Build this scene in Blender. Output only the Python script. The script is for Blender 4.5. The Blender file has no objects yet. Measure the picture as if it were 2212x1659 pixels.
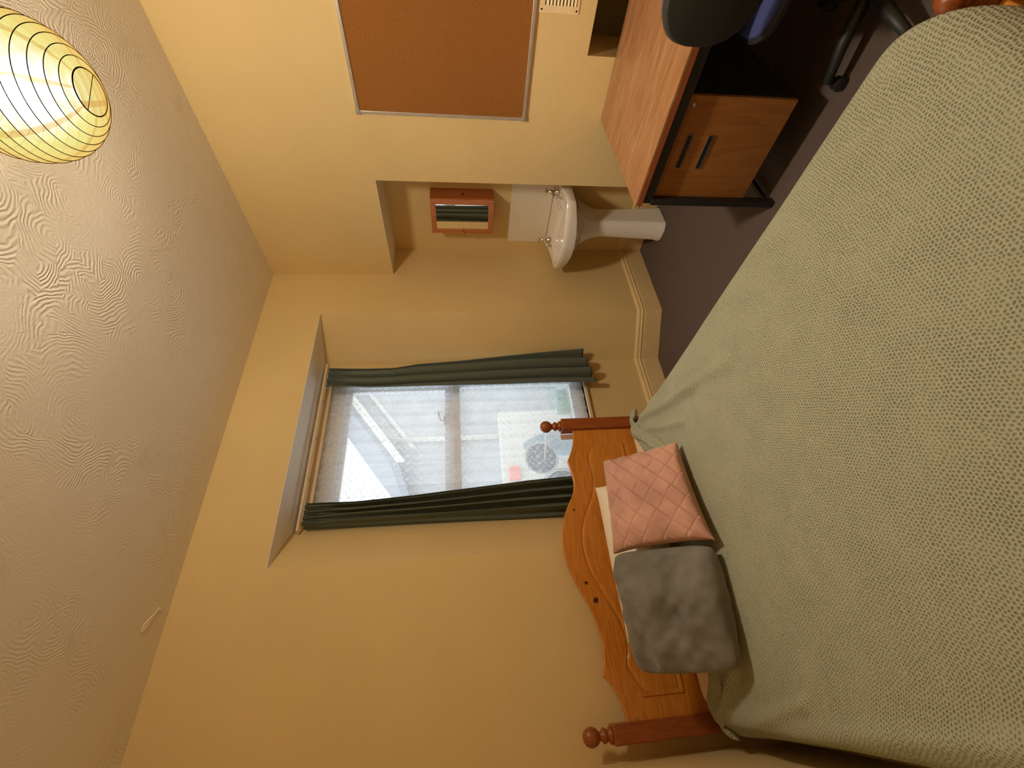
import bpy, math, random
from mathutils import Vector, Matrix
random.seed(7)
PI = math.pi
C = bpy.context.scene.collection
sc = bpy.context.scene

# ------------------------------------------------------------------ camera
F_PX, W_PX = 935.37, 2212.0
yaw, pitch, roll = 0.58497, -0.11637, -0.02732
CAM = Vector((-2.6433, -2.3996, 1.57))
cy, sy, cp, sp = math.cos(yaw), math.sin(yaw), math.cos(pitch), math.sin(pitch)
fwd = Vector((sy*cp, cy*cp, sp)); rt = Vector((cy, -sy, 0)); up = rt.cross(fwd)
cr, sr = math.cos(roll), math.sin(roll)
r2 = rt*cr + up*sr; u2 = up*cr - rt*sr
cam_d = bpy.data.cameras.new('camera'); cam = bpy.data.objects.new('camera', cam_d); C.objects.link(cam)
X, Y, Z = -u2, r2, -fwd            # the phone was held sideways: world up is picture left
cam.matrix_world = Matrix(((X.x, Y.x, Z.x, CAM.x), (X.y, Y.y, Z.y, CAM.y), (X.z, Y.z, Z.z, CAM.z), (0, 0, 0, 1)))
cam_d.sensor_fit = 'HORIZONTAL'; cam_d.sensor_width = 36.0; cam_d.lens = 36.0*F_PX/W_PX
cam_d.clip_start = 0.02; cam_d.clip_end = 200
sc.camera = cam

# ------------------------------------------------------------------ world, light, exposure
LAMP_C = Vector((-1.2524, -1.7766, 2.7068)); LAMP_R = 0.175
w = bpy.data.worlds.new('overcast_sky'); sc.world = w; w.use_nodes = True
bg = w.node_tree.nodes['Background']; bg.inputs[0].default_value = (0.78, 0.90, 1.0, 1); bg.inputs[1].default_value = 3.2
ld = bpy.data.lights.new('bulb_light', 'POINT'); ld.energy = 150; ld.color = (1.0, 0.85, 0.65); ld.shadow_soft_size = 0.10
# the bulb hangs cap-up over the open bottom of the shade: least light goes up, most goes down
ld.use_nodes = True; lt = ld.node_tree; le = lt.nodes['Emission']
tc_ = lt.nodes.new('ShaderNodeTexCoord'); sx0 = lt.nodes.new('ShaderNodeSeparateXYZ'); lt.links.new(tc_.outputs['Normal'], sx0.inputs[0])
mr = lt.nodes.new('ShaderNodeMapRange'); lt.links.new(sx0.outputs[2], mr.inputs[0]); mr.inputs[1].default_value = -1; mr.inputs[2].default_value = 1
rp = lt.nodes.new('ShaderNodeValToRGB'); lt.links.new(mr.outputs[0], rp.inputs[0]); rp.color_ramp.interpolation = 'EASE'
el = rp.color_ramp.elements; el[0].position = 0.0; el[0].color = (.72,)*3+(1,); el[1].position = 1.0; el[1].color = (.03,)*3+(1,)
for z_, v_ in ((-.80, .98), (-.66, .74), (-.52, .58), (-.40, .48), (-.22, .41), (.14, .43), (.34, .30), (.58, .055)):
    q_ = el.new((z_+1)/2); q_.color = (v_, v_, v_, 1)
mm = lt.nodes.new('ShaderNodeMath'); mm.operation = 'MULTIPLY'; lt.links.new(rp.outputs[0], mm.inputs[0]); mm.inputs[1].default_value = 2.5
lt.links.new(mm.outputs[0], le.inputs[1])
lo = bpy.data.objects.new('bulb_light', ld); lo.location = LAMP_C; C.objects.link(lo)
pd = bpy.data.lights.new('window_portal', 'AREA'); pd.shape = 'RECTANGLE'; pd.size = 1.06; pd.size_y = 1.86
pd.cycles.is_portal = True
po = bpy.data.objects.new('window_portal', pd); po.location = (-1.265, 0.52, 1.59); po.rotation_euler = (-PI/2, 0, 0); C.objects.link(po)
sc.view_settings.view_transform = 'Standard'; sc.view_settings.look = 'None'
sc.view_settings.gamma = 1.0; sc.view_settings.use_curve_mapping = False
sc.view_settings.exposure = 0.0
sc.cycles.max_bounces = 10; sc.cycles.diffuse_bounces = 6; sc.cycles.transparent_max_bounces = 16
sc.cycles.sample_clamp_indirect = 4.0

# ------------------------------------------------------------------ material helpers
class NT:
    def __init__(s, name):
        s.m = bpy.data.materials.new(name); s.m.use_nodes = True
        s.t = s.m.node_tree; s.b = s.t.nodes['Principled BSDF']; s.out = s.t.nodes['Material Output']
    def n(s, typ, **kw):
        nd = s.t.nodes.new(typ)
        for k, v in kw.items():
            if k.startswith('_'): setattr(nd, k[1:], v)
            else:
                key = int(k[1:]) if k[0] == 'i' and k[1:].isdigit() else k.replace('_', ' ')
                if isinstance(v, bpy.types.NodeSocket): s.t.links.new(v, nd.inputs[key])
                else: nd.inputs[key].default_value = v
        return nd
    def lk(s, a, b): s.t.links.new(a, b)
    def math(s, op, a, b=None, c=None, clamp=False):
        nd = s.t.nodes.new('ShaderNodeMath'); nd.operation = op; nd.use_clamp = clamp
        for i, v in enumerate((a, b, c)):
            if v is None: continue
            if isinstance(v, bpy.types.NodeSocket): s.t.links.new(v, nd.inputs[i])
            else: nd.inputs[i].default_value = v
        return nd.outputs[0]
    def vmul(s, v, k):
        nd = s.t.nodes.new('ShaderNodeVectorMath'); nd.operation = 'MULTIPLY'
        s.lk(v, nd.inputs[0]); nd.inputs[1].default_value = k; return nd.outputs[0]
    def vdist(s, v, p):
        nd = s.t.nodes.new('ShaderNodeVectorMath'); nd.operation = 'DISTANCE'
        s.lk(v, nd.inputs[0]); nd.inputs[1].default_value = p; return nd.outputs['Value']
    def obj(s): return s.n('ShaderNodeTexCoord').outputs['Object']
    def uv(s): return s.n('ShaderNodeTexCoord').outputs['UV']
    def pos(s): return s.n('ShaderNodeNewGeometry').outputs['Position']
    def ramp(s, f, stops):
        nd = s.t.nodes.new('ShaderNodeValToRGB'); s.lk(f, nd.inputs[0]); e = nd.color_ramp.elements
        while len(e) > 1: e.remove(e[-1])
        e[0].position = stops[0][0]; e[0].color = (*stops[0][1], 1)
        for p, c in stops[1:]:
            q = e.new(p); q.color = (*c, 1)
        return nd.outputs[0]
    def mix(s, f, a, b):
        nd = s.t.nodes.new('ShaderNodeMix'); nd.data_type = 'RGBA'
        for i, v in ((0, f), (6, a), (7, b)):
            if isinstance(v, bpy.types.NodeSocket): s.lk(v, nd.inputs[i])
            else: nd.inputs[i].default_value = v if i == 0 else (*v, 1)
        return nd.outputs[2]
    def noise(s, v, scale, detail=4, rough=.5, dist=0):
        return s.n('ShaderNodeTexNoise', Vector=v, Scale=scale, Detail=detail, Roughness=rough, Distortion=dist).outputs[0]
    def bump(s, h, dist, strength=1.0, prev=None):
        nd = s.n('ShaderNodeBump', Height=h, Distance=dist, Strength=strength)
        if prev is not None: s.lk(prev, nd.inputs['Normal'])
        s.lk(nd.outputs[0], s.b.inputs['Normal']); return nd.outputs[0]
    def set(s, col=None, rough=None, metal=None, **kw):
        if col is not None:
            if isinstance(col, bpy.types.NodeSocket): s.lk(col, s.b.inputs['Base Color'])
            else: s.b.inputs['Base Color'].default_value = (*col, 1)
        if rough is not None: s.b.inputs['Roughness'].default_value = rough
        if metal is not None: s.b.inputs['Metallic'].default_value = metal
        for k, v in kw.items(): s.b.inputs[k.replace('_', ' ')].default_value = v
        return s

def plain(name, col, rough=.5, metal=0, bumpd=0, bscale=200, var=0.06, **kw):
    n = NT(name); v = n.obj(); f = n.noise(v, bscale*.15, 3)
    a = tuple(max(0, c*(1-var)) for c in col); b = tuple(min(1, c*(1+var)) for c in col)
    n.set(n.ramp(f, [(.3, a), (.7, b)]), rough, metal, **kw)
    if bumpd: n.bump(n.noise(v, bscale, 3), bumpd)
    return n.m

def wall_mat(name, col, var=.04, bd=.0012):
    n = NT(name); p = n.pos()
    big = n.noise(p, 1.3, 3, .5); col2 = tuple(c*(1-var) for c in col); col3 = tuple(min(1, c*(1+var)) for c in col)
    n.set(n.ramp(big, [(.3, col2), (.7, col3)]), .62)
    n.b.inputs['Specular IOR Level'].default_value = .35
    h = n.math('ADD', n.noise(p, 130, 4, .6), n.math('MULTIPLY', n.noise(p, 9, 2, .5), 2.5))
    n.bump(h, bd, .8); return n.m

M = {}
M['wall'] = wall_mat('cream_wall_paint', (.74, .565, .275))
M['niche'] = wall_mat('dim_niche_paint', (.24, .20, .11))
M['skirt'] = plain('cream_gloss_skirting_paint', (.76, .59, .31), .35, bscale=30)

# textured plaster ceiling: overlapping swirls combed into the plaster
n = NT('swirled_plaster_ceiling'); p = n.pos()
wob = n.n('ShaderNodeTexNoise', Vector=p, Scale=5.0, Detail=3.0); 
off = n.n('ShaderNodeVectorMath', _operation='MULTIPLY_ADD'); n.lk(wob.outputs['Color'], off.inputs[0]); off.inputs[1].default_value = (.14, .14, .14); n.lk(p, off.inputs[2])
hs = []
for sc_, fr in ((3.6, 46.0), (5.3, 34.0)):
    vo = n.n('ShaderNodeTexVoronoi', Vector=off.outputs[0], Scale=sc_, _voronoi_dimensions='2D')
    hs.append(n.math('SINE', n.math('MULTIPLY', vo.outputs['Distance'], fr*2.6)))
mask = n.noise(p, 2.2, 2); mk_ = n.math('GREATER_THAN', mask, .5)
ridge = n.n('ShaderNodeMix'); n.lk(mk_, ridge.inputs[0]); n.lk(hs[0], ridge.inputs[2]); n.lk(hs[1], ridge.inputs[3])
brk = n.noise(p, 14, 3, .6)
pt_ = n.n('ShaderNodeMapRange', Value=n.noise(p, 3.1, 3, .6)); pt_.inputs[1].default_value = .44; pt_.inputs[2].default_value = .60; pt_.inputs[3].default_value = .12
h = n.math('ADD', n.math('MULTIPLY', n.math('MULTIPLY', ridge.outputs[0], pt_.outputs[0]), n.math('MULTIPLY', brk, 1.3)), n.math('MULTIPLY', n.noise(p, 60, 6, .75), 2.2))
n.set(n.ramp(n.noise(p, 1.5, 3), [(.3, (.80, .74, .63)), (.7, (.86, .80, .69))]), .7)
n.b.inputs['Specular IOR Level'].default_value = .2
n.bump(h, .0014, 1.0); M['ceil'] = n.m

# carpet
n = NT('brown_loop_carpet'); p = n.pos()
sep = n.n('ShaderNodeSeparateXYZ', Vector=p)
wx = n.math('SINE', n.math('MULTIPLY', sep.outputs[0], 2*PI/.006)); wy = n.math('SINE', n.math('MULTIPLY', sep.outputs[1], 2*PI/.006))
wv = n.math('MULTIPLY', wx, wy); gr = n.noise(p, 350, 3, .7)
f = n.math('ADD', n.math('MULTIPLY', wv, .18), gr)
n.set(n.ramp(f, [(.3, (.085, .064, .054)), (.7, (.20, .15, .13))]), .95); n.b.inputs['Specular IOR Level'].default_value = .1
n.bump(f, .003); M['carpet'] = n.m

def wood(name, c0, c1, axis=0, scale=1.0, rough=.35, knots=(), knot=(.05, .015, .006), coat=.15, ring=12.0):
    n = NT(name); v = n.obj(); k = [14*scale]*3; k[axis] = 1.1*scale
    s1 = n.vmul(v, tuple(k)); base = n.noise(s1, 1.0, 3, .5, .6)
    rings = n.math('FRACT', n.math('MULTIPLY', base, ring))
    k2 = [160*scale]*3; k2[axis] = 4*scale
    fine = n.noise(n.vmul(v, tuple(k2)), 1.0, 3, .6)
    f = n.math('ADD', n.math('MULTIPLY', rings, .45), n.math('MULTIPLY', fine, .55))
    col = n.ramp(f, [(.2, c0), (.75, c1)])
    for (kx, ky, kz, kr) in knots:
        d = n.n('ShaderNodeVectorMath', _operation='DISTANCE'); wob = n.n('ShaderNodeTexNoise', Vector=v, Scale=60.0)
        ad = n.n('ShaderNodeVectorMath', _operation='MULTIPLY_ADD'); n.lk(wob.outputs['Color'], ad.inputs[0]); ad.inputs[1].default_value = (.012,)*3; n.lk(v, ad.inputs[2])
        n.lk(ad.outputs[0], d.inputs[0]); d.inputs[1].default_value = (kx+.006, ky+.006, kz+.006)
        mk = n.math('SUBTRACT', 1.0, n.math('DIVIDE', n.math('SUBTRACT', d.outputs['Value'], kr*.75), kr*.5, clamp=True), clamp=True)
        col = n.mix(mk, col, knot)
    n.set(col, rough); n.b.inputs['Coat Weight'].default_value = coat; n.b.inputs['Coat Roughness'].default_value = .25
    n.bump(fine, .0004); return n.m

M['pine_v'] = wood('varnished_pine_upright', (.46, .16, .018), (.62, .25, .034), 2)
M['pine_post'] = wood('reddish_pine_post', (.23, .055, .011), (.33, .085, .019), 2, knots=((.005, -.036, .62, .012),))
M['pine_h'] = wood('varnished_pine_crosswise', (.46, .16, .018), (.62, .25, .034), 0)
M['cab'] = wood('pine_cabinet_wood', (.42, .13, .035), (.58, .21, .06), 2)
M['desk_top'] = wood('cherry_desk_laminate', (.30, .135, .06), (.42, .215, .105), 1, scale=.55, rough=.34, coat=.1, ring=4)
n = NT('mottled_cherry_laminate'); v = n.obj(); a_ = n.noise(n.vmul(v, (22, 3.2, 10)), 1.0, 5, .6, 1.4); b_ = n.noise(n.vmul(v, (150, 9, 20)), 1.0, 3, .6)
f = n.math('ADD', n.math('MULTIPLY', a_, .75), n.math('MULTIPLY', b_, .25))
n.set(n.ramp(f, [(.30, (.27, .115, .042)), (.50, (.37, .18, .08)), (.62, (.43, .23, .115)), (.72, (.50, .30, .17))]), .36); n.b.inputs['Coat Weight'].default_value = .08; M['desk_top'] = n.m
M['desk_edge'] = wood('cherry_desk_edge', (.26, .065, .02), (.32, .09, .03), 1, rough=.4, coat=.05)
M['drawer'] = wood('oak_brown_drawer_front', (.30, .12, .028), (.38, .165, .042), 2, scale=.7, rough=.45, coat=.05, ring=6)
M['black_metal'] = plain('black_powder_coat', (.018, .018, .018), .5)
M['black_plastic'] = plain('charcoal_moulded_plastic', (.022, .024, .023), .45, bumpd=.0003, bscale=900)
M['handle_rim'] = plain('dull_chrome', (.45, .42, .38), .3, .9)
M['chrome'] = plain('polished_chrome', (.80, .78, .75), .12, 1.0, var=.01)
M['alu'] = plain('brushed_aluminium', (.66, .64, .60), .35, .8)
M['grey_plastic'] = plain('grey_plastic_corner', (.32, .30, .27), .5)
M['ceramic'] = plain('white_glazed_ceramic', (.84, .80, .74), .12, var=.01, Coat_Weight=.4)
M['tile'] = plain('white_glazed_splashback', (.80, .75, .64), .18, var=.02, Coat_Weight=.3)
M['white_paint'] = plain('white_gloss_window_paint', (.80, .79, .80), .35, bscale=40)
M['tan_paint'] = plain('worn_tan_window_paint', (.86, .80, .74), .45, bscale=60, var=.15)
M['batten'] = plain('cream_painted_batten', (.72, .56, .34), .4, bscale=40)
M['vent'] = plain('cream_painted_vent', (.86, .70, .42), .4)
M['dark_hole'] = plain('dark_void', (.02, .016, .01), .9)
M['blue_fabric'] = plain('navy_blue_upholstery', (.05, .065, .22), .9, bumpd=.0006, bscale=1200)
M['sheet'] = plain('cream_cotton_sheet', (.72, .60, .42), .85, bumpd=.0012, bscale=18, var=.04)
M['pillow'] = plain('off_white_pillowcase', (.80, .70, .54), .85, bumpd=.002, bscale=16, var=.03)

n = NT('cork_sheet'); p = n.pos()
v = n.n('ShaderNodeTexVoronoi', Vector=p, Scale=330.0)
f = n.math('ADD', n.math('MULTIPLY', v.outputs['Distance'], .6), n.noise(p, 260, 4, .7))
n.set(n.ramp(f, [(.45, (.185, .06, .005)), (.62, (.25, .09, .010)), (.85, (.32, .125, .022))]), .9); n.bump(f, .0008); M['cork'] = n.m

n = NT('mirror_silver'); n.set((.92, .93, .92), .015, 1.0); M['mirror'] = n.m
n = NT('window_glass'); n.set((1, 1, 1), .0); n.b.inputs['Transmission Weight'].default_value = 0
g = n.n('ShaderNodeBsdfGlossy', Roughness=0.02); t = n.n('ShaderNodeBsdfTransparent'); mx = n.n('ShaderNodeMixShader', i0=.06)
n.lk(t.outputs[0], mx.inputs[1]); n.lk(g.outputs[0], mx.inputs[2]); n.lk(mx.outputs[0], n.out.inputs[0]); M['glass'] = n.m

# knitted blanket: rows of small pits
n = NT('sage_waffle_knit'); uv = n.uv()
wob = n.n('ShaderNodeTexNoise', Vector=uv, Scale=38.0, Detail=3.0)
ad = n.n('ShaderNodeVectorMath', _operation='MULTIPLY_ADD'); n.lk(wob.outputs['Color'], ad.inputs[0]); ad.inputs[1].default_value = (.016, .016, 0); n.lk(uv, ad.inputs[2])
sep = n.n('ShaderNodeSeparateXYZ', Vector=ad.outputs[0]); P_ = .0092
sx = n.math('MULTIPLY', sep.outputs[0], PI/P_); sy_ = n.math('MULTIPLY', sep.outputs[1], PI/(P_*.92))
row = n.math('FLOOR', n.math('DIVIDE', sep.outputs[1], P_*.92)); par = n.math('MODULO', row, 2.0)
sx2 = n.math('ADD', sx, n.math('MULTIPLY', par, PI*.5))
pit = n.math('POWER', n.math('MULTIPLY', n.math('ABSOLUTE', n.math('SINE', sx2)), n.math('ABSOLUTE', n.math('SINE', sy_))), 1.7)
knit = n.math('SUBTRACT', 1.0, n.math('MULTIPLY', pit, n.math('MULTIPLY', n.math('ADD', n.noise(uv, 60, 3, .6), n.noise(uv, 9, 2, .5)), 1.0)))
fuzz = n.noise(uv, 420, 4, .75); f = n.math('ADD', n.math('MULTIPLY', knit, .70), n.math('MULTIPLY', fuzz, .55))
n.set(n.ramp(f, [(.30, (.215, .21, .135)), (.78, (.37, .385, .27)), (1.0, (.46, .475, .345))]), .95)  # shade inside the knit pits is painted in as darker colour
n.b.inputs['Specular IOR Level'].default_value = .1; n.b.inputs['Sheen Weight'].default_value = .15
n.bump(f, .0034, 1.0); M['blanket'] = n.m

def velvet(name, col, sheen=.5, cr=.003):
    n = NT(name); v = n.obj(); f = n.noise(v, 7, 4, .55); f2 = n.noise(v, 500, 2)
    n.set(n.ramp(f, [(.35, tuple(c*.82 for c in col)), (.65, tuple(min(1, c*1.15) for c in col))]), .85)
    n.b.inputs['Sheen Weight'].default_value = sheen; n.b.inputs['Sheen Roughness'].default_value = .4
    n.b.inputs['Specular IOR Level'].default_value = .1
    n.bump(n.math('ADD', n.math('MULTIPLY', f, 2.0), n.math('MULTIPLY', f2, .12)), cr); return n.m
M['grey_velvet'] = velvet('grey_plush', (.18, .175, .155), .3, .006)
M['pink'] = velvet('dusty_pink_pleated_fabric', (.53, .295, .23), .15, .0012)

# green-grey curtain cloth
n = NT('green_grey_curtain_cloth'); v = n.obj()
df = n.n('ShaderNodeBsdfDiffuse', Color=(.155, .19, .16, 1), Roughness=.6); tl = n.n('ShaderNodeBsdfTranslucent', Color=(.10, .15, .15, 1))
gl = n.n('ShaderNodeBsdfGlossy', Color=(.35, .38, .36, 1), Roughness=.45)
m1 = n.n('ShaderNodeMixShader', i0=.22); n.lk(df.outputs[0], m1.inputs[1]); n.lk(tl.outputs[0], m1.inputs[2])
m2 = n.n('ShaderNodeMixShader', i0=.05); n.lk(m1.outputs[0], m2.inputs[1]); n.lk(gl.outputs[0], m2.inputs[2]); n.lk(m2.outputs[0], n.out.inputs[0])
M['curtain'] = n.m

# net curtain: fine mesh with woven flowers and leaf curls
n = NT('white_lace_net'); uv = n.uv()
sep = n.n('ShaderNodeSeparateXYZ', Vector=uv); CW, CH = .062, .088
def tile(ox, oy):
    a = n.math('SUBTRACT', n.math('MULTIPLY', n.math('FRACT', n.math('ADD', n.math('DIVIDE', sep.outputs[0], CW), ox)), CW), CW/2)
    b = n.math('SUBTRACT', n.math('MULTIPLY', n.math('FRACT', n.math('ADD', n.math('DIVIDE', sep.outputs[1], CH), oy)), CH), CH/2)
    r = n.math('SQRT', n.math('ADD', n.math('MULTIPLY', a, a), n.math('MULTIPLY', b, b)))
    return a, b, r
a, b, r = tile(0, 0); th = n.math('ARCTAN2', b, a)
pet = n.math('ADD', .0095, n.math('MULTIPLY', n.math('COSINE', n.math('MULTIPLY', th, 5.0)), .0045))
fl = n.math('MULTIPLY', n.math('LESS_THAN', r, pet), n.math('GREATER_THAN', r, .0035))
a, b, r = tile(.5, .3); ring = n.math('MULTIPLY', n.math('LESS_THAN', n.math('ABSOLUTE', n.math('SUBTRACT', r, .0125)), .0019), n.math('GREATER_THAN', n.math('ADD', a, b), -.009))
a2_, b2_, r2_ = tile(.62, .78); ring2 = n.math('MULTIPLY', n.math('LESS_THAN', n.math('ABSOLUTE', n.math('SUBTRACT', r2_, .011)), .0018), n.math('LESS_THAN', n.math('SUBTRACT', a2_, b2_), .008))
a3, b3, r3 = tile(.02, .5); dia = n.math('LESS_THAN', n.math('ADD', n.math('ABSOLUTE', a3), n.math('ABSOLUTE', b3)), .0065)
mot = n.math('MAXIMUM', n.math('MAXIMUM', fl, ring), n.math('MAXIMUM', ring2, dia))
hem = n.math('GREATER_THAN', sep.outputs[1], 1.80)
fac = n.math('ADD', n.math('MAXIMUM', n.math('MULTIPLY', mot, .47), n.math('MULTIPLY', hem, .25)), .50)
tr = n.n('ShaderNodeBsdfTransparent'); tl = n.n('ShaderNodeBsdfTranslucent', Color=(.86, .88, .9, 1)); df = n.n('ShaderNodeBsdfDiffuse', Color=(.76, .76, .78, 1))
m1 = n.n('ShaderNodeMixShader', i0=.5); n.lk(df.outputs[0], m1.inputs[1]); n.lk(tl.outputs[0], m1.inputs[2])
m2 = n.n('ShaderNodeMixShader'); n.lk(fac, m2.inputs[0]); n.lk(tr.outputs[0], m2.inputs[1]); n.lk(m1.outputs[0], m2.inputs[2]); n.lk(m2.outputs[0], n.out.inputs[0])
M['net'] = n.m

# paper lantern: glowing paper with overlapping strips
n = NT('glowing_lantern_paper'); v = n.obj()
sep = n.n('ShaderNodeSeparateXYZ', Vector=v); th = n.math('ARCTAN2', sep.outputs[1], sep.outputs[0])
seam = n.math('LESS_THAN', n.math('FRACT', n.math('ADD', n.math('MULTIPLY', th, 8/(2*PI)), .30)), .13)
lw = n.n('ShaderNodeLayerWeight', Blend=.5); cen = n.math('SUBTRACT', 1.0, lw.outputs['Facing'])
mot = n.noise(v, 25, 3, .6)
col = n.ramp(n.math('ADD', cen, n.math('MULTIPLY', mot, .08)), [(.05, (.90, .50, .13)), (.38, (1.0, .74, .20)), (.74, (1.0, .94, .32)), (.96, (1, 1, .85))])
col = n.mix(n.math('MULTIPLY', seam, .75), col, (.80, .46, .09))
st = n.math('ADD', .92, n.math('MULTIPLY', n.math('POWER', cen, 8.0), .9))
em = n.n('ShaderNodeEmission', Color=col, Strength=st); tr = n.n('ShaderNodeBsdfTransparent')
mx = n.n('ShaderNodeMixShader', i0=.28); n.lk(em.outputs[0], mx.inputs[1]); n.lk(tr.outputs[0], mx.inputs[2]); n.lk(mx.outputs[0], n.out.inputs[0])
M['lantern'] = n.m
n = NT('lit_bulb_glass'); em = n.n('ShaderNodeEmission', Color=(1, .85, .6, 1), Strength=8.0); tr = n.n('ShaderNodeBsdfTransparent'); mx = n.n('ShaderNodeMixShader', i0=.5); n.lk(em.outputs[0], mx.inputs[1]); n.lk(tr.outputs[0], mx.inputs[2]); n.lk(mx.outputs[0], n.out.inputs[0]); M['bulb'] = n.m
M['wire'] = plain('lantern_wire', (.012, .006, .001), 1.0, Specular_IOR_Level=0.0)
M['white_cable'] = plain('white_cable', (.7, .66, .58), .5)
M['brick'] = plain('pale_rendered_house_wall', (.42, .40, .37), .9, bscale=20, var=.15)
M['yard'] = plain('grey_yard_concrete', (.34, .36, .36), .9, bscale=8, var=.2)
M['roof'] = plain('slate_roof', (.22, .23, .25), .8, bscale=20)
M['gutter'] = plain('buff_gutter_board', (.62, .56, .47), .6)
M['red'] = plain('orange_red_plastic', (.85, .16, .09), .5)
M['disc'] = plain('dark_blue_grey_disc', (.03, .045, .06), .3)
M['rimw'] = plain('pale_rim', (.75, .76, .70), .4)
M['paper'] = plain('pale_green_paper', (.80, .90, .86), .8)
n = NT('backlit_thin_paper'); df = n.n('ShaderNodeBsdfDiffuse', Color=(.82, .92, .88, 1)); tl = n.n('ShaderNodeBsdfTranslucent', Color=(.75, .88, .83, 1))
m1 = n.n('ShaderNodeMixShader', i0=.6); n.lk(df.outputs[0], m1.inputs[1]); n.lk(tl.outputs[0], m1.inputs[2]); n.lk(m1.outputs[0], n.out.inputs[0]); M['paper'] = n.m
M['soffit'] = wall_mat('pale_soffit_with_daylight', (.84, .80, .72))  # paler than the walls: missing window daylight is put into the colour
M['ink'] = plain('dark_grey_ink', (.12, .13, .14), .8)
M['sack'] = plain('pale_blue_plastic_sack', (.45, .62, .72), .35, bumpd=.004, bscale=20)
M['flake'] = plain('bare_white_plaster_flake', (.88, .80, .66), .8)

# ------------------------------------------------------------------ mesh helpers
ORG = {}
class G:
    def __init__(s): s.v = []; s.f = []; s.uvs = None; s.vuv = None
    def add(s, vs, fs, mat=None):
        o = len(s.v)
        for q in vs:
            q = Vector(q); s.v.append(mat @ q if mat else q)
        s.f += [tuple(i+o for i in f) for f in fs]; return s
    def box(s, x0, x1, y0, y1, z0, z1, mat=None):
        x0, x1 = sorted((x0, x1)); y0, y1 = sorted((y0, y1)); z0, z1 = sorted((z0, z1))
        return s.add([(x0, y0, z0), (x1, y0, z0), (x1, y1, z0), (x0, y1, z0), (x0, y0, z1), (x1, y0, z1), (x1, y1, z1), (x0, y1, z1)],
                     [(0, 3, 2, 1), (4, 5, 6, 7), (0, 1, 5, 4), (1, 2, 6, 5), (2, 3, 7, 6), (3, 0, 4, 7)], mat)
    def prism(s, poly, z0, z1, mat=None):          # poly counter-clockwise in xy
        k = len(poly)
        vs = [(x, y, z0) for x, y in poly]+[(x, y, z1) for x, y in poly]
        return s.add(vs, [tuple(range(k-1, -1, -1)), tuple(range(k, 2*k))]+[(i, (i+1) % k, k+(i+1) % k, k+i) for i in range(k)], mat)
    def loft(s, rings, close=True, cap=True, loop=False):
        k = len(rings[0]); vs = [p for r in rings for p in r]; fs = []
        m = len(rings)
        for j in range(m if loop else m-1):
            j2 = (j+1) % m
            for i in range(k if close else k-1):
                fs.append((j*k+i, j*k+(i+1) % k, j2*k+(i+1) % k, j2*k+i))
        if cap and not loop: fs.append(tuple(range(k-1, -1, -1))); fs.append(tuple((m-1)*k+i for i in range(k)))
        return s.add(vs, fs)
    def lathe(s, prof, c, n=24, axis='z'):         # prof: (r, h)
        rings = []
        for r, h in prof:
            ring = []
            for i in range(n):
                a = 2*PI*i/n
                if axis == 'z': ring.append((c[0]+r*math.cos(a), c[1]+r*math.sin(a), c[2]+h))
                elif axis == 'y': ring.append((c[0]+r*math.cos(a), c[1]+h, c[2]-r*math.sin(a)))
                else: ring.append((c[0]+h, c[1]+r*math.cos(a), c[2]+r*math.sin(a)))
            rings.append(ring)
        return s.loft(rings)
    def tube(s, pts, r, n=8, loop=False):
        pts = [Vector(p) for p in pts]; rings = []; m = len(pts)
        for i, p in enumerate(pts):
            if loop: t = pts[(i+1) % m]-pts[i-1]
            else: t = pts[min(i+1, m-1)]-pts[max(i-1, 0)]
            t.normalize(); a = Vector((0, 0, 1)) if abs(t.z) < .9 else Vector((1, 0, 0))
            u = t.cross(a).normalized(); w_ = t.cross(u)
            rr = r[i] if isinstance(r, (list, tuple)) else r
            rings.append([p+u*math.cos(2*PI*j/n)*rr+w_*math.sin(2*PI*j/n)*rr for j in range(n)])
        return s.loft(rings, loop=loop)
    def grid(s, fn, nu, nv, uv=None):
        vs = [fn(i/nu, j/nv) for j in range(nv+1) for i in range(nu+1)]
        if uv: s.vuv = [uv(i/nu, j/nv) for j in range(nv+1) for i in range(nu+1)]
        return s.add(vs, [(j*(nu+1)+i, j*(nu+1)+i+1, (j+1)*(nu+1)+i+1, (j+1)*(nu+1)+i) for j in range(nv) for i in range(nu)])
    def obj(s, name, mat, parent=None, smooth=False, bevel=0, seg=2, org=None, solid=0, subsurf=0, angle=None):
        me = bpy.data.meshes.new(name)
        po_ = ORG.get(parent.name, Vector((0, 0, 0))) if parent else Vector((0, 0, 0))
        if org is None:
            if parent: org = po_
            else:
                lo_ = Vector((min(p.x for p in s.v), min(p.y for p in s.v), min(p.z for p in s.v))); hi = Vector((max(p.x for p in s.v), max(p.y for p in s.v), 0))
                org = Vector(((lo_.x+hi.x)/2, (lo_.y+hi.y)/2, lo_.z))
        org = Vector(org)
        me.from_pydata([tuple(p-org) for p in s.v], [], s.f); me.update()
        if s.vuv:
            lay = me.uv_layers.new(name='UVMap')
            for l in me.loops: lay.data[l.index].uv = s.vuv[l.vertex_index]
        if smooth:
            me.shade_smooth()
        ob = bpy.data.objects.new(name, me); C.objects.link(ob); me.materials.append(mat)
        ob.location = org-po_
        if parent: ob.parent = parent
        ORG[ob.name] = org
        if solid:
            md = ob.modifiers.new('thickness', 'SOLIDIFY'); md.thickness = solid; md.offset = 0
        if bevel:
            md = ob.modifiers.new('bevel', 'BEVEL'); md.width = bevel; md.segments = seg; md.limit_method = 'ANGLE'; md.angle_limit = .6
            md.harden_normals = False
        if subsurf:
            md = ob.modifiers.new('subdivision', 'SUBSURF'); md.levels = md.render_levels = subsurf
        if angle is not None:
            me.shade_smooth(); me.set_sharp_from_angle(angle=angle)
        return ob

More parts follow.
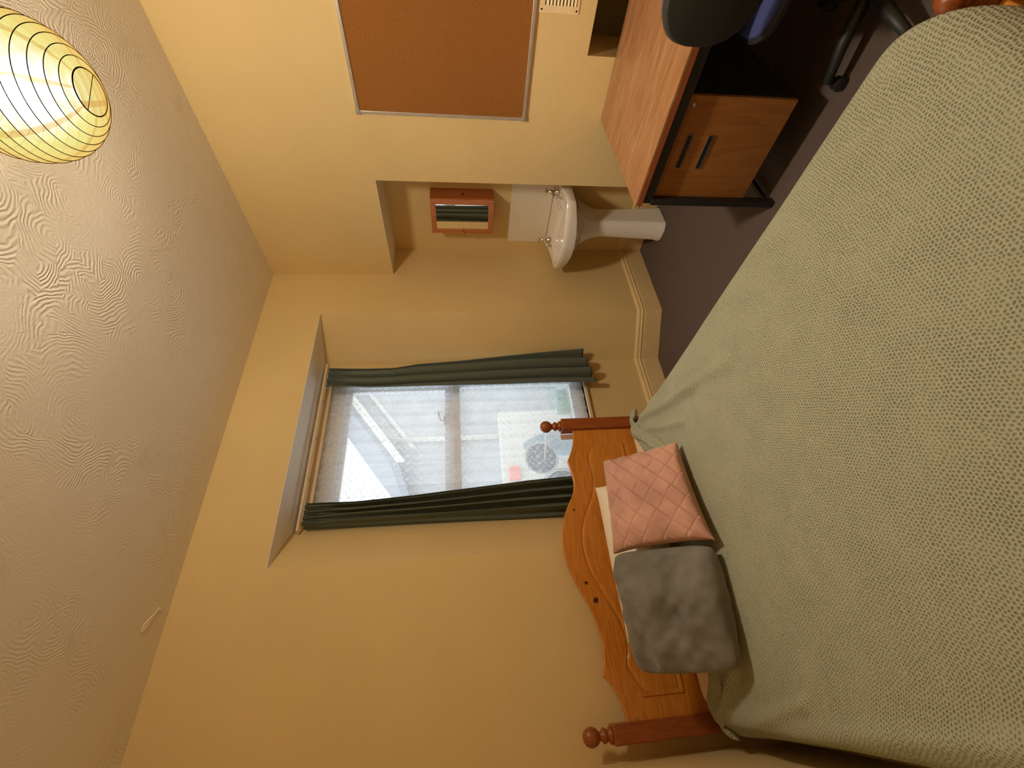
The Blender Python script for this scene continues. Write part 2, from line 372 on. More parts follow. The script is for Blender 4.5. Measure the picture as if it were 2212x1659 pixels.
def tag(o, label, cat, group=None):
    o['label'] = label; o['category'] = cat
    if group: o['group'] = group
    return o
def thing(name, loc, label, cat, group=None):
    o = bpy.data.objects.new(name, None); C.objects.link(o); o.location = loc; o.empty_display_size = .05
    ORG[o.name] = Vector(loc); return tag(o, label, cat, group)
def struct(o): o['kind'] = 'structure'; return o
def sempty(name, loc):
    o = bpy.data.objects.new(name, None); C.objects.link(o); o.location = loc; ORG[o.name] = Vector(loc); o['kind'] = 'structure'; return o
def sm(t): t = max(0, min(1, t)); return t*t*(3-2*t)
def lerp(a, b, t): return a+(b-a)*t
def interp(tab, x):
    for (x0, y0), (x1, y1) in zip(tab, tab[1:]):
        if x <= x1: return lerp(y0, y1, (x-x0)/(x1-x0) if x > x0 else 0)
    return tab[-1][1]
def vn(x, y, s=0):                                   # cheap smooth value noise
    def hsh(i, j): return (math.sin(i*127.1+j*311.7+s*74.7)*43758.5453) % 1
    i, j = math.floor(x), math.floor(y); fx, fy = sm(x-i), sm(y-j)
    return lerp(lerp(hsh(i, j), hsh(i+1, j), fx), lerp(hsh(i, j+1), hsh(i+1, j+1), fx), fy)*2-1

# ------------------------------------------------------------------ room shell
H = 2.9586; XL = -3.005; YR = -3.75; AL = .3102; AW = .7786; AZ = 2.0765
RA, RB, RA2, RB2, RZ, RD = -.396, -2.1229, -.6606, -1.8458, 2.562, .2828
WX0, WX1, WZ0, WZ1 = -1.80, -.74, .655, 2.515          # window opening
OUT = .46
struct(G().box(XL-.2, AL+.2, YR-.2, OUT, -.12, 0).obj('floor', M['carpet']))
struct(G().box(XL-.2, AL+.2, YR-.2, OUT, H, H+.12).obj('ceiling', M['ceil']))
g = G()
g.prism([(XL-.2, 0), (RB, 0), (RB2, RD), (RB2, OUT), (XL-.2, OUT)], 0, H)
g.prism([(RA, 0), (AL+.2, 0), (AL+.2, OUT), (RA2, OUT), (RA2, RD)], 0, H)
g.prism([(RB, 0), (RA, 0), (RA2, RD), (RA2, OUT), (RB2, OUT), (RB2, RD)], RZ, H)
g.box(RB2, WX0, RD, OUT, 0, RZ); g.box(WX1, RA2, RD, OUT, 0, RZ)
g.box(WX0, WX1, RD, OUT, 0, WZ0); g.box(WX0, WX1, RD, OUT, WZ1, RZ)
struct(g.obj('wall_back', M['wall']))
NY0, NY1, NZ = -1.506, -2.35, .867
g = G()
g.box(AL, AL+.2, -AW, 0, 0, AZ); g.box(0, AL+.2, -AW, 0, AZ, H)
g.box(0, AL+.2, NY0, -AW, 0, H); g.box(0, AL+.2, NY1, NY0, NZ, H); g.box(0, AL+.2, YR, NY1, 0, H)
wr = struct(g.obj('wall_right', M['wall']))
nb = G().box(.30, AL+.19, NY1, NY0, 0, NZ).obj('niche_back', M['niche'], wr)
struct(G().box(XL-.2, XL, YR, 0, 0, H).obj('wall_left', M['wall']))
struct(G().box(XL-.2, AL+.2, YR-.2, YR, 0, H).obj('wall_rear', M['wall']))

g = G(); g.prism([(RB+.001, .001), (RA-.001, .001), (RA2-.001, RD), (RB2+.001, RD)], RZ-.003, RZ+.002); struct(g.obj('trim_1', M['soffit']))  # thin panel added under the recess soffit to carry the daylight tone
struct(G().box(.001, AL, -AW, -.001, AZ-.003, AZ+.002).obj('trim_2', M['soffit']))  # added panel under the alcove soffit, same pale colour
# skirting boards with a moulded top
PROF = [(0, 0), (.020, 0), (.020, .132), (.016, .136), (.016, .141), (.0225, .146), (.0225, .156), (.013, .161), (.013, .167), (.017, .172), (.013, .184), (.004, .1915), (0, .1915)]
def skirting(name, path):
    g = G(); rings = []; path = [Vector((x, y)) for x, y in path]
    for i, p in enumerate(path):
        ds = []
        if i > 0: ds.append((path[i]-path[i-1]).normalized())
        if i < len(path)-1: ds.append((path[i+1]-path[i]).normalized())
        ns = [Vector((-d.y, d.x)) for d in ds]
        if len(ns) == 2:
            m = (ns[0]+ns[1]).normalized(); m = m/max(.3, m.dot(ns[0]))
        else: m = ns[0]
        rings.append([(p.x+m.x*o_, p.y+m.y*o_, z) for o_, z in PROF])
    g.loft(rings)
    return struct(g.obj(name, M['skirt']))
# left-hand normal points into the room
skirting('baseboard_back', [(AL, -AW), (AL, 0), (RA, 0), (RA2, RD), (RB2, RD), (RB, 0), (XL, 0), (XL, YR)])
skirting('baseboard_right', [(0, NY0), (0, -AW), (AL, -AW)])

# loose plaster flake near the ceiling edge
g = G()
pts = [(-2.375, -.150), (-2.345, -.128), (-2.325, -.108), (-2.300, -.100), (-2.272, -.080), (-2.268, -.086), (-2.298, -.108), (-2.318, -.126), (-2.342, -.150), (-2.372, -.162)]
vs = [(x, y, H-.001) for x, y in pts]+[(x, y+.004, H-.0035-.002*math.sin(i*1.9)) for i, (x, y) in enumerate(pts)]
k = len(pts); g.add(vs, [tuple(range(k, 2*k))]+[(i, (i+1) % k, k+(i+1) % k, k+i) for i in range(k)])
g.obj('plaster_flake', M['flake'], bpy.data.objects['ceiling'])['label'] = 'pale curled flake of plaster peeling off the ceiling'

# ------------------------------------------------------------------ window
win = sempty('window_1', (-1.27, RD, WZ0))
FY0, FY1 = .345, .43
g = G(); g.box(WX0, WX0+.055, FY0, FY1, WZ0, WZ1); g.box(WX1-.055, WX1, FY0, FY1, WZ0, WZ1)
g.box(WX0+.055, WX1-.055, FY0, FY1, 2.40, WZ1); g.box(WX0+.055, WX1-.055, FY0, FY1, WZ0, WZ0+.03)
g.obj('window_frame', M['white_paint'], win, bevel=.003)
def sash(name, z0, z1, y0, y1, tr_, br):
    o = G(); o.box(WX0+.055, WX0+.095, y0, y1, z0, z1); o.box(WX1-.095, WX1-.055, y0, y1, z0, z1)
    o.box(WX0+.095, WX1-.095, y0, y1, z1-tr_, z1); o.box(WX0+.095, WX1-.095, y0, y1, z0, z0+br)
    s_ = o.obj(name, M['white_paint'], win, bevel=.003)
    G().box(WX0+.09, WX1-.09, (y0+y1)/2-.002, (y0+y1)/2+.002, z0+br-.005, z1-tr_+.005).obj('pane', M['glass'], s_)
    return s_
us = sash('upper_sash', 1.640, 2.40, .388, .425, .03, .055)
lsash = sash('lower_sash', .685, 1.640, .348, .385, .055, .06)
G().box(WX0+.097, WX1-.097, .340, .3475, 1.590, 1.632).obj('meeting_rail_face', M['tan_paint'], lsash)
g = G(); g.box(-1.145, -1.085, .345, .372, 1.690, 1.702); g.tube([(-1.115, .358, 1.70), (-1.118, .350, 1.722), (-1.09, .345, 1.735), (-1.05, .345, 1.74)], .006)
g.obj('sash_catch', plain('old_brass', (.33, .17, .08), .4, .5), win)
g = G(); g.box(WX0-.03, WX1+.03, RD-.028, .348, WZ0-.022, WZ0); g.obj('window_sill', M['batten'], win, bevel=.004)
g = G(); g.box(WX0-.02, WX1+.02, RD-.020, RD, 2.507, 2.532); g.box(WX0-.02, WX1+.02, RD-.010, RD, 2.485, 2.507)
g.obj('architrave', M['batten'], win, bevel=.003)

# net curtain
def netf(u, v):
    x = lerp(WX0+.005, WX1-.005, u); z = lerp(2.505, WZ0+.001, v)
    fold = .006*math.sin(u*61+1.3*math.sin(u*9))+.004*math.sin(u*131+v*1.1+2)+.005*abs(math.sin(u*24+.4*v))**12
    return (x+.002*math.sin(v*7+u*40), .306+fold, z)
g = G(); g.grid(netf, 240, 24, uv=lambda u, v: (u*1.22+.006*math.sin(v*5), v*1.86))
net = tag(g.obj('net_curtain', M['net'], smooth=True), 'white lace net curtain with small flowers covering the window', 'net curtain')
G().tube([(WX0+.01, .306, 2.508), (WX1-.01, .306, 2.508)], .004).obj('curtain_wire', M['white_cable'], net)

# curtains
tr_ = tag(G().box(-1.885, -.705, .196, .212, 2.512, 2.528).obj('curtain_track', plain('cream_plastic_rail', (.70, .56, .36), .4), bevel=.002),
          'slim cream curtain track along the top of the window recess', 'curtain track')
for i in range(5):
    x = -1.83+i*.28
    G().box(x-.006, x+.006, .204, RD-.012, 2.518, 2.530).obj('bracket', M['batten'], tr_)
def curtain(name, outer, inner, ztop, zbot, nf, ph, label, fw):
    g = G()
    def fn(u, v):
        xo, xi = interp(outer, v), interp(inner, v)
        gather = 1-sm(v/.12)
        n1 = math.sin(2*PI*nf*u+ph+.9*math.sin(2.3*v+ph)+.5*math.sin(5*u+3*v))
        amp = lerp(.020, .036, sm(v))
        y = .188-amp*(abs(n1)**.65*math.copysign(1, n1))*lerp(1, .45, gather)-fw*sm((v-.3)/.7)*.4
        y -= gather*.006*math.sin(2*PI*17*u+ph)
        y = lerp(y, .262, sm((.07-u)/.07)*.85)
        y -= .007*vn(u*7+v*2, v*5, 3)*(1-gather)
        x = lerp(xo, xi, u)+.012*math.cos(2*PI*nf*u+ph)*(1-gather)*(u*(1-u)*4)
        zb = zbot(u) if callable(zbot) else zbot
        z = lerp(ztop, zb, v)+gather*.004*math.sin(2*PI*13*u)
        return (x, y, z)
    g.grid(fn, 150, 110)
    o = tag(g.obj(name, M['curtain'], smooth=True, solid=.0025), label, 'curtain', 'green-grey curtains at the window')
    g = G()
    g.grid(lambda u, v: (lerp(outer[0][1], inner[0][1], u), .158+.004*math.sin(2*PI*17*u)-.003*math.sin(v*PI), ztop-.012-.028*v), 90, 2)
    return o
CR = curtain('curtain', [(0, -.752), (.15, -.756), (.24, -.752), (.33, -.722), (.5, -.70), (.68, -.668), (.87, -.645), (1, -.632)],
        [(0, -.912), (.07, -.925), (.15, -.937), (.5, -.937), (1, -.945)], 2.497, lambda u: .638-.030*sm((u-.15)/.12)*.5-.02*sm((u-.42)/.05)-.012*sm((u-.8)/.1),
        3.2, .5, 'green-grey curtain hanging by the basin-side reveal of the window', .02)
CL = curtain('curtain', [(0, -1.866), (.3, -1.871), (.5, -1.878), (1, -1.898)],
        [(0, -1.730), (.15, -1.731), (.33, -1.712), (.5, -1.686), (.7, -1.655), (1, -1.625)], 2.492, lambda u: .62-.02*sm((u-.5)/.1),
        4.6, 2.2, 'green-grey curtain hanging behind the arched pine headboard', .0)

# things standing on the outside ledge, seen through the net
def disc(cx, cy_, cz, r, label):
    t = thing('round_dish', (cx, cy_, cz-r), label, 'dish', 'round dishes propped outside the window')
    G().lathe([(0, 0), (r*.92, 0), (r*.92, .006), (0, .006)], (cx, cy_, cz), 40, 'y').obj('dish_face', M['disc'], t)
    G().tube([(cx+r*math.cos(a), cy_+.002, cz+r*math.sin(a)) for a in [2*PI*i/40 for i in range(40)]], .007, 6, loop=True).obj('rim', M['rimw'], t, smooth=True)
    return t
led = tag(G().box(-1.95, -.6, .46, .80, .60, .66).obj('outer_ledge', M['yard']), 'grey stone ledge outside beneath the window', 'ledge')
disc(-1.335, .60, .985, .125, 'round dark dish with pale rim behind the net, beside the blue sack')
disc(-1.60, .56, .86, .155, 'larger round dark dish with pale rim, low behind the net curtain')
t = thing('pale_cone', (-1.26, .52, .66), 'pale clear cone standing tip down outside the window', 'cone')
g = G(); g.loft([[(cx+r*math.cos(a), .53+r*.3*math.sin(a), cz) for a in [2*PI*i/16 for i in range(16)]] for cx, cz, r in ((-1.40, .985, .003), (-1.32, .965, .03), (-1.22, .945, .055), (-1.16, .93, .06))])
g.obj('cone_body', M['rimw'], t, smooth=True)
G().tube([(-1.18, .53, .93), (-1.17, .53, .66)], .008).obj('stick', M['rimw'], t)
g = G()
def sk(u, v):
    a = 2*PI*u; r = .085*(1+.18*math.sin(3*a+4*v)+.1*math.sin(7*a+9*v))*math.sin(PI*min(.98, max(.02, v*.9+.08)))**.5
    return (-1.20+r*math.cos(a)*1.1, .66+r*.5*math.sin(a), .66+.44*v)
g.grid(sk, 40, 16); tag(g.obj('plastic_sack', M['sack'], smooth=True), 'crumpled pale blue plastic sack outside behind the net', 'sack')
t = thing('paper_sheet', (-1.0, .335, .78), 'pale green printed sheet propped in the lower corner of the window', 'sheet')
t.name = 'printed_sheet'; ORG[t.name] = Vector((-1.0, .335, .78))
G().box(-1.115, -.90, .3375, .3395, .775, .872).obj('sheet_face', M['paper'], t)
fc = bpy.data.curves.new('letters', 'FONT'); fc.body = 'Ni'; fc.size = .030; fc.extrude = .0003; fc.align_x = 'CENTER'
fo = bpy.data.objects.new('letters', fc); C.objects.link(fo); bpy.context.view_layer.update()
lm = bpy.data.meshes.new_from_object(fo.evaluated_get(bpy.context.evaluated_depsgraph_get())); bpy.data.objects.remove(fo)
lo_ = bpy.data.objects.new('letters', lm); C.objects.link(lo_); lm.materials.clear(); lm.materials.append(M['ink']); lo_.parent = t
lo_.location = Vector((-.975, .3368, .83))-ORG[t.name]; lo_.rotation_euler = (PI/2, 0, 0)
for dx, dz in ((-.95, .862), (-1.105, .783), (-.93, .80)): G().box(dx-.003, dx+.003, .3370, .3378, dz-.003, dz+.003).obj('printed_dot', M['ink'], t)

# outside world: neighbouring house, yard
tag(G().box(-14, 14, .82, 22, -.4, -.3).obj('yard', M['yard']), 'grey concrete yard outside beyond the window', 'yard')
hs_ = thing('neighbour_house', (3.5, 5.5, -.3), 'pale rendered neighbouring house with sloping eave seen through the net', 'house')
def gable(pts, y0, y1):
    k = len(pts); return G().add([(x, y0, z) for x, z in pts]+[(x, y1, z) for x, z in pts], [tuple(range(k)), tuple(range(2*k-1, k-1, -1))]+[(i, k+i, k+(i+1) % k, (i+1) % k) for i in range(k)])
gable([(1.15, -.3), (6.5, -.3), (6.5, 3.1), (3.9, 5.0), (1.15, 3.0)], 5.5, 9.5).obj('house_wall', M['brick'], hs_)
gable([(.75, 2.78), (.75, 2.94), (3.9, 5.23), (6.9, 2.94), (6.9, 2.78), (3.9, 5.07)][::-1], 5.2, 9.7).obj('roof', M['roof'], hs_)
gable([(.72, 2.64), (.72, 2.80), (3.9, 5.10), (3.9, 4.94)][::-1], 5.12, 5.2).obj('bargeboard', M['gutter'], hs_)
gable([(1.15, 2.50), (1.15, 2.60), (3.9, 4.60), (3.9, 4.50)][::-1], 5.44, 5.5).obj('bargeboard', M['gutter'], hs_)
G().tube([(1.28, 5.42, -.3), (1.28, 5.42, 2.9)], .05, 10).obj('drainpipe', M['gutter'], hs_, smooth=True)
tag(G().box(-1.15, .45, 2.98, 3.10, -.3, 1.06).obj('garden_wall', M['gutter'], bevel=.01), 'low buff garden wall outside beyond the window', 'garden wall')
tag(G().box(-.59, -.41, 2.93, 2.979, .83, .97).obj('red_box', M['red'], bevel=.006), 'small orange-red box fixed to the garden wall behind the net', 'box')

# ------------------------------------------------------------------ pendant lantern
t = thing('paper_lantern', LAMP_C-Vector((0, 0, LAMP_R)), 'round cream paper lantern shade glowing under the ceiling', 'lampshade')
R0 = LAMP_R
def sph(a, ph, r): return (LAMP_C.x+r*math.sin(a)*math.cos(ph), LAMP_C.y+r*math.sin(a)*math.sin(ph), LAMP_C.z-r*math.cos(a))
a0 = math.asin(.055/R0); NR = 16
g = G(); rings = []
for j in range(4*NR+1):
    a = lerp(a0, PI-a0, j/(4*NR)); r = R0-.0022*math.sin(PI*((j % 4)/4))
    rings.append([sph(a, 2*PI*i/64, r) for i in range(64)])
g.loft(rings, cap=False)
sh = g.obj('paper_shade', M['lantern'], t, smooth=True, org=LAMP_C)
for j in range(NR+1):
    a = lerp(a0, PI-a0, j/NR)
    rr = .0018 if j in (0, NR) else .0011
    G().tube([sph(a, 2*PI*i/64, R0+.0004) for i in range(64)], rr, 5, loop=True).obj('wire_hoop', M['wire'], t)
g = G(); zb = LAMP_C.z-R0*math.cos(a0)
g.tube([(LAMP_C.x-.050, LAMP_C.y+.022, zb), (LAMP_C.x+.050, LAMP_C.y-.022, zb)], .0010, 5)
g.obj('wire_brace', M['wire'], t)
lp = thing('pendant_light', (LAMP_C.x, LAMP_C.y, H-.03), 'white pendant cord and lit bulb inside the paper lantern', 'pendant light')
G().lathe([(0, 0), (.045, 0), (.04, .02), (.02, .029), (0, .029)], (LAMP_C.x, LAMP_C.y, H-.029), 24).obj('ceiling_rose', M['white_cable'], lp)
G().tube([(LAMP_C.x, LAMP_C.y, H-.02), (LAMP_C.x, LAMP_C.y, LAMP_C.z+.11)], .004).obj('flex', M['white_cable'], lp)
G().lathe([(0, 0), (.018, 0), (.018, .05), (0, .05)], (LAMP_C.x, LAMP_C.y, LAMP_C.z+.065), 16).obj('lamp_holder', M['white_cable'], lp)

G().lathe([(.012, .050), (.020, .035), (.030, .010), (.032, -.008), (.026, -.026), (.012, -.037), (0, -.040)][::-1], (LAMP_C.x, LAMP_C.y, LAMP_C.z+.015), 20).obj('bulb', M['bulb'], lp, smooth=True)
# ------------------------------------------------------------------ cork board, vent
CY0, CY1, CZ0, CZ1 = -1.1755, -2.375, 1.1616, 2.1043
t = thing('cork_board', (0, (CY0+CY1)/2, CZ0), 'brown cork notice board in thin aluminium frame on the right wall', 'notice board')
G().box(-.010, -.001, CY1+.012, CY0-.012, CZ0+.012, CZ1-.012).obj('cork_panel', M['cork'], t)
for a, b in (((CY1+.01, CY0-.01), (CZ0, CZ0+.019)), ((CY1+.01, CY0-.01), (CZ1-.019, CZ1)), ((CY0-.019, CY0), (CZ0+.01, CZ1-.01)), ((CY1, CY1+.019), (CZ0+.01, CZ1-.01))):
    g = G(); g.box(-.016, -.0005, *a, *b); g.obj('frame_strip', M['alu'], t, bevel=.003)
for yy in (CY0-.010, CY1+.010):
    for zz in (CZ0+.010, CZ1-.010):
        G().box(-.0185, -.0005, yy-.0135, yy+.0135, zz-.0135, zz+.0135).obj('frame_corner', M['grey_plastic'], t, bevel=.005)
VY0, VY1, VZ0, VZ1 = -1.672, -1.915, .952, 1.148
t = thing('wall_vent', (0, (VY0+VY1)/2, VZ0), 'cream louvred air vent below the cork board', 'vent')
g = G(); g.box(-.005, -.0005, VY0-.030, VY0, VZ0, VZ1); g.box(-.005, -.0005, VY1, VY1+.030, VZ0, VZ1)
g.box(-.005, -.0005, VY1+.03, VY0-.03, VZ0, VZ0+.016); g.box(-.005, -.0005, VY1+.03, VY0-.03, VZ1-.026, VZ1)
g.obj('vent_frame', M['vent'], t, bevel=.001)
G().box(-.0012, -.0003, VY1+.03, VY0-.03, VZ0+.016, VZ1-.026).obj('vent_back', M['dark_hole'], t)
sl = None
for i in range(9):
    z = VZ0+.018+i*.0168
    if sl is None:
        gg = G(); gg.add([(-.0012, VY1+.03, z+.0115), (-.0012, VY0-.03, z+.0115), (-.010, VY0-.03, z+.001), (-.010, VY1+.03, z+.001), (-.0008, VY1+.03, z+.0095), (-.0008, VY0-.03, z+.0095), (-.009, VY0-.03, z), (-.009, VY1+.03, z)],
               [(0, 1, 2, 3), (7, 6, 5, 4), (0, 4, 5, 1), (1, 5, 6, 2), (2, 6, 7, 3), (3, 7, 4, 0)])
        sl = gg.obj('slat', M['vent'], t)
    else:
        c = sl.copy(); C.objects.link(c); c.location = sl.location+Vector((0, 0, i*.0168))
for zz in (VZ0+.012, VZ1-.012):
    G().lathe([(0, -.0068), (.0042, -.006), (.005, -.0045), (0, -.004)], (0, VY0-.013, zz), 12, 'x').obj('screw', M['dark_hole'], t)

# ------------------------------------------------------------------ washbasin in the alcove
BC = -.385
def basin_outline(k, sx_=1.0, sy_=1.0, n=12):
    # p from wall, q lateral ; k unused
    pts = [(0, .275), (.10, .285), (.24, .297), (.335, .300), (.352, .285), (.405, .19), (.44, .10), (.452, 0)]
    full = pts+[(p, -q) for p, q in pts[-2::-1]]
    return [(p*sx_, q*sy_) for p, q in full]
def B3(p, q, z): return (AL-.002-p, BC+q, z)
t = thing('washbasin', (.08, BC, 0), 'white ceramic pedestal washbasin in the alcove', 'washbasin')
g = G(); RZm = .822
o1 = basin_outline(0)
def ring(scale_p, scale_q, z, p0=.0, zf=None):
    return [B3(p0+(p-p0)*scale_p if p > p0 else p, q*scale_q, z if zf is None else zf(p, q)) for p, q in o1]
def under(f): return lambda p, q: RZm-.062-f*(.055*(1-(abs(q)/.3)**2)+.03)
g.loft([ring(.99, .985, 0, zf=lambda p, q: RZm-.004+(.018 if p < .12 else 0)), ring(1, 1, 0, zf=lambda p, q: RZm-.012+(.018 if p < .12 else 0)), ring(1, 1, 0, zf=lambda p, q: RZm-.04),
        ring(.985, .985, 0, zf=lambda p, q: RZm-.062-.03*(1-(abs(q)/.3)**2)), ring(.90, .86, 0, zf=under(.6)), ring(.68, .60, 0, zf=under(1.1)), ring(.50, .36, 0, zf=under(1.9))])
# remove top cap face (first ring) so the bowl shows
g.f = [f for f in g.f if len(f) == 4 or min(f) != 0]
# bowl: rim rings inward
NB = len(o1)
def bowl(s, z): # ellipse-like hexagon shrinking about (.27,0)
    out = []
    for i, (p, q) in enumerate(o1):
        a = math.atan2(q, (p-.24)*1.25); 
        rp, rq = .145*s, .225*s
        e = 3.0
        c_, s_ = math.cos(a), math.sin(a); rr = 1/((abs(c_)**e+abs(s_)**e)**(1/e))
        out.append(B3(.255+rp*rr*c_, rq*rr*s_, z))
    return out
top0 = ring(.99, .985, 0, zf=lambda p, q: RZm-.004+(.018 if p < .12 else 0))
top1 = ring(.965, .955, 0, zf=lambda p, q: RZm+.001+(.018 if p < .12 else 0))
g.loft([top1, top0][::1], cap=False)
g.loft([bowl(1.10, RZm-.004), top1], cap=False)
g.loft([bowl(.12, RZm-.165), bowl(.5, RZm-.16), bowl(.82, RZm-.12), bowl(.96, RZm-.05), bowl(1.02, RZm-.015), bowl(1.10, RZm-.004)], cap=False)
bo = g.obj('basin', M['ceramic'], t, smooth=True, angle=.7)
g = G()
def oct_(hw, front, back, z, ch=.35):
    return [(front, BC-hw*.45, z), (front+hw*ch*.9, BC-hw, z), (back, BC-hw, z), (back, BC+hw, z), (front+hw*ch*.9, BC+hw, z), (front, BC+hw*.45, z)][::-1]
g.loft([oct_(.086, .022, .24, 0), oct_(.085, .026, .24, .03), oct_(.080, .036, .24, .06), oct_(.076, .046, .235, .25), oct_(.071, .054, .23, .45), oct_(.074, .050, .23, .52), oct_(.088, .035, .24, .58), oct_(.122, .005, .25, .64), oct_(.165, -.02, .26, .685)])
g.obj('pedestal', M['ceramic'], t, bevel=.012, seg=3, angle=.9)
g = G(); g.lathe([(0, 0), (.019, 0), (.019, .003), (0, .003)], B3(.255, 0, RZm-.166), 20); g.obj('plughole', M['chrome'], t)
g = G(); pf = AL-.002-.378
g.box(AL-.113, AL-.110, BC-.004-.021, BC-.004+.021, RZm-.052, RZm-.044); g.obj('overflow_slot', M['dark_hole'], t, bevel=.002)
def tap(q, nm):
    x, y, z = B3(.085, q, RZm+.012)
    tp = G(); tp.lathe([(0, 0), (.024, 0), (.024, .006), (.016, .012), (.014, .04), (.017, .046), (.017, .058), (.010, .064), (.008, .082), (0, .082)], (x, y, z), 20)
    tp.tube([(x, y, z+.034), (x-.03, y-.004, z+.042), (x-.075, y-.01, z+.036), (x-.088, y-.012, z+.018)], [.011, .011, .010, .010], 12)
    b_ = tp.obj('tap', M['chrome'], t, smooth=True)
    h = G(); h.lathe([(0, 0), (.010, 0), (.012, .006), (.006, .014), (0, .014)], (x, y, z+.080), 12)
    for a in (0.4, .4+PI/2): h.tube([(x-.024*math.cos(a), y-.024*math.sin(a), z+.086), (x+.024*math.cos(a), y+.024*math.sin(a), z+.086)], [.006]*2, 8)
    h.obj('tap_handle', M['chrome'], b_, smooth=True)
tap(.215, 'l'); tap(-.205, 'r')
x, y, z = B3(.085, -.205, RZm+.02)
G().tube([(x-.02, y+.012, z), (x-.05, y+.04, z-.004), (x-.07, y+.075, z-.012), (x-.085, y+.10, z-.03)], .0022, 6).obj('plug_chain', M['chrome'], t)
sp_ = tag(G().box(AL-.008, AL-.0005, -.685, -.088, .8455, 1.160).obj('splashback', M['tile'], bevel=.002), 'glossy off-white splashback panel on the alcove wall above the basin', 'splashback')

# mirror cabinet
t = thing('mirror_cabinet', (.24, -.40, 1.298), 'small pine cabinet with mirrored door above the basin', 'cabinet')
KX0, KX1, KY0, KY1, KZ0, KZ1 = .188, AL-.001, -.546, -.262, 1.300, 1.757
wm = wood('pine_cabinet_side', (.30, .085, .02), (.42, .13, .035), 2, knots=((-.005, -.147, .225, .012),))
G().box(KX0, KX1, KY0, KY1, KZ0, KZ1).obj('cabinet_body', wm, t, bevel=.002)
d = G(); fx0, fx1 = .168, .187; fw_ = .043
d.box(fx0, fx1, KY0, KY0+fw_, KZ0, KZ1); d.box(fx0, fx1, KY1-fw_+.006, KY1, KZ0, KZ1)
d.box(fx0, fx1, KY0+fw_, KY1-fw_+.006, KZ0, KZ0+fw_-.006); d.box(fx0, fx1, KY0+fw_, KY1-fw_+.006, KZ1-fw_+.006, KZ1)
dr = d.obj('door', M['cab'], t, bevel=.002)
mg = G(); mc = Matrix.Translation((.178, (KY0+KY1)/2, 0)) @ Matrix.Rotation(math.radians(1.8), 4, 'Z'); mg.box(-.002, .002, -.106, .106, KZ0+fw_-.01, KZ1-fw_+.01, mc)
mg.obj('mirror', M['mirror'], dr)
G().lathe([(0, -.026), (.009, -.024), (.011, -.018), (.006, -.010), (.006, 0), (0, 0)], (fx0, KY1-.017, 1.525), 16, 'x').obj('knob', M['cab'], dr, smooth=True)

# ------------------------------------------------------------------ desk
DX, DY0, DY1, DT = -.838, -1.193, -2.78, .7159
t = thing('desk', (-.42, (DY0+DY1)/2, 0), 'cherry-laminate office desk with black frame against the right wall', 'desk')
G().box(DX, -.004, DY1, DY0, DT-.012, DT).obj('desktop', M['desk_top'], t, bevel=.002)
G().box(DX+.0005, -.005, DY1+.0005, DY0-.0005, DT-.034, DT-.0121).obj('desktop_edge', M['desk_edge'], t, bevel=.002)
g = G(); g.box(DX+.010, DX+.034, DY1+.02, DY0-.012, .636, DT-.0345); g.box(-.06, -.03, DY1+.03, DY0-.03, .636, DT-.0345)
g.box(DX+.034, -.06, DY0-.042, DY0-.012, .650, DT-.0345)
g.obj('frame_rail', M['black_metal'], t, bevel=.002)
for yy in (DY0-.004, DY1+.036):
    g = G(); g.box(DX+.006, DX+.048, yy-.031, yy, .0, .640); g.obj('leg', M['black_metal'], t, bevel=.004)
    g = G(); g.box(-.10, -.05, yy-.031, yy, .0, .640); g.obj('leg', M['black_metal'], t, bevel=.004)
    g = G(); g.box(DX+.05, -.10, yy-.028, yy-.004, .02, .045); g.obj('foot_bar', M['black_metal'], t, bevel=.004)
G().box(-.075, -.060, DY1+.07, DY0-.07, .25, .636).obj('modesty_panel', M['black_metal'], t)
PY0, PY1, PZ0, PZ1 = -1.2245, -1.668, .160, .636
G().box(DX+.060, -.12, PY1, PY0, PZ0, PZ1-.001).obj('pedestal_box', M['black_metal'], t)
FX = DX+.040
G().box(FX, FX+.019, PY1, PY0, .6095, PZ1).obj('top_rail', M['drawer'], t, bevel=.001)
d1 = G().box(FX, FX+.019, PY1, PY0, .509, .6085).obj('drawer', M['drawer'], t, bevel=.001)
d2 = G().box(FX, FX+.019, PY1, PY0, PZ0, .508).obj('drawer', M['drawer'], t, bevel=.001)
for d_, z0 in ((d1, .549), (d2, .452)):
    g = G(); y0, y1 = -1.517, -1.368; z1 = z0+.027; w2 = .0035
    g.box(FX-.004, FX-.0002, y0, y1, z0, z0+w2); g.box(FX-.004, FX-.0002, y0, y1, z1-w2, z1); g.box(FX-.004, FX-.0002, y0, y0+w2, z0+w2, z1-w2); g.box(FX-.004, FX-.0002, y1-w2, y1, z0+w2, z1-w2)
    hr = g.obj('handle', M['handle_rim'], d_)
    G().box(FX-.0012, FX-.0001, y0+w2, y1-w2, z0+w2, z1-w2).obj('handle_recess', M['black_plastic'], d_)
G().lathe([(0, -.004), (.007, -.004), (.0105, -.003), (.0115, 0), (0, 0)], (FX-.0002, -1.632, .597), 20, 'x').obj('lock', M['handle_rim'], t, smooth=True)

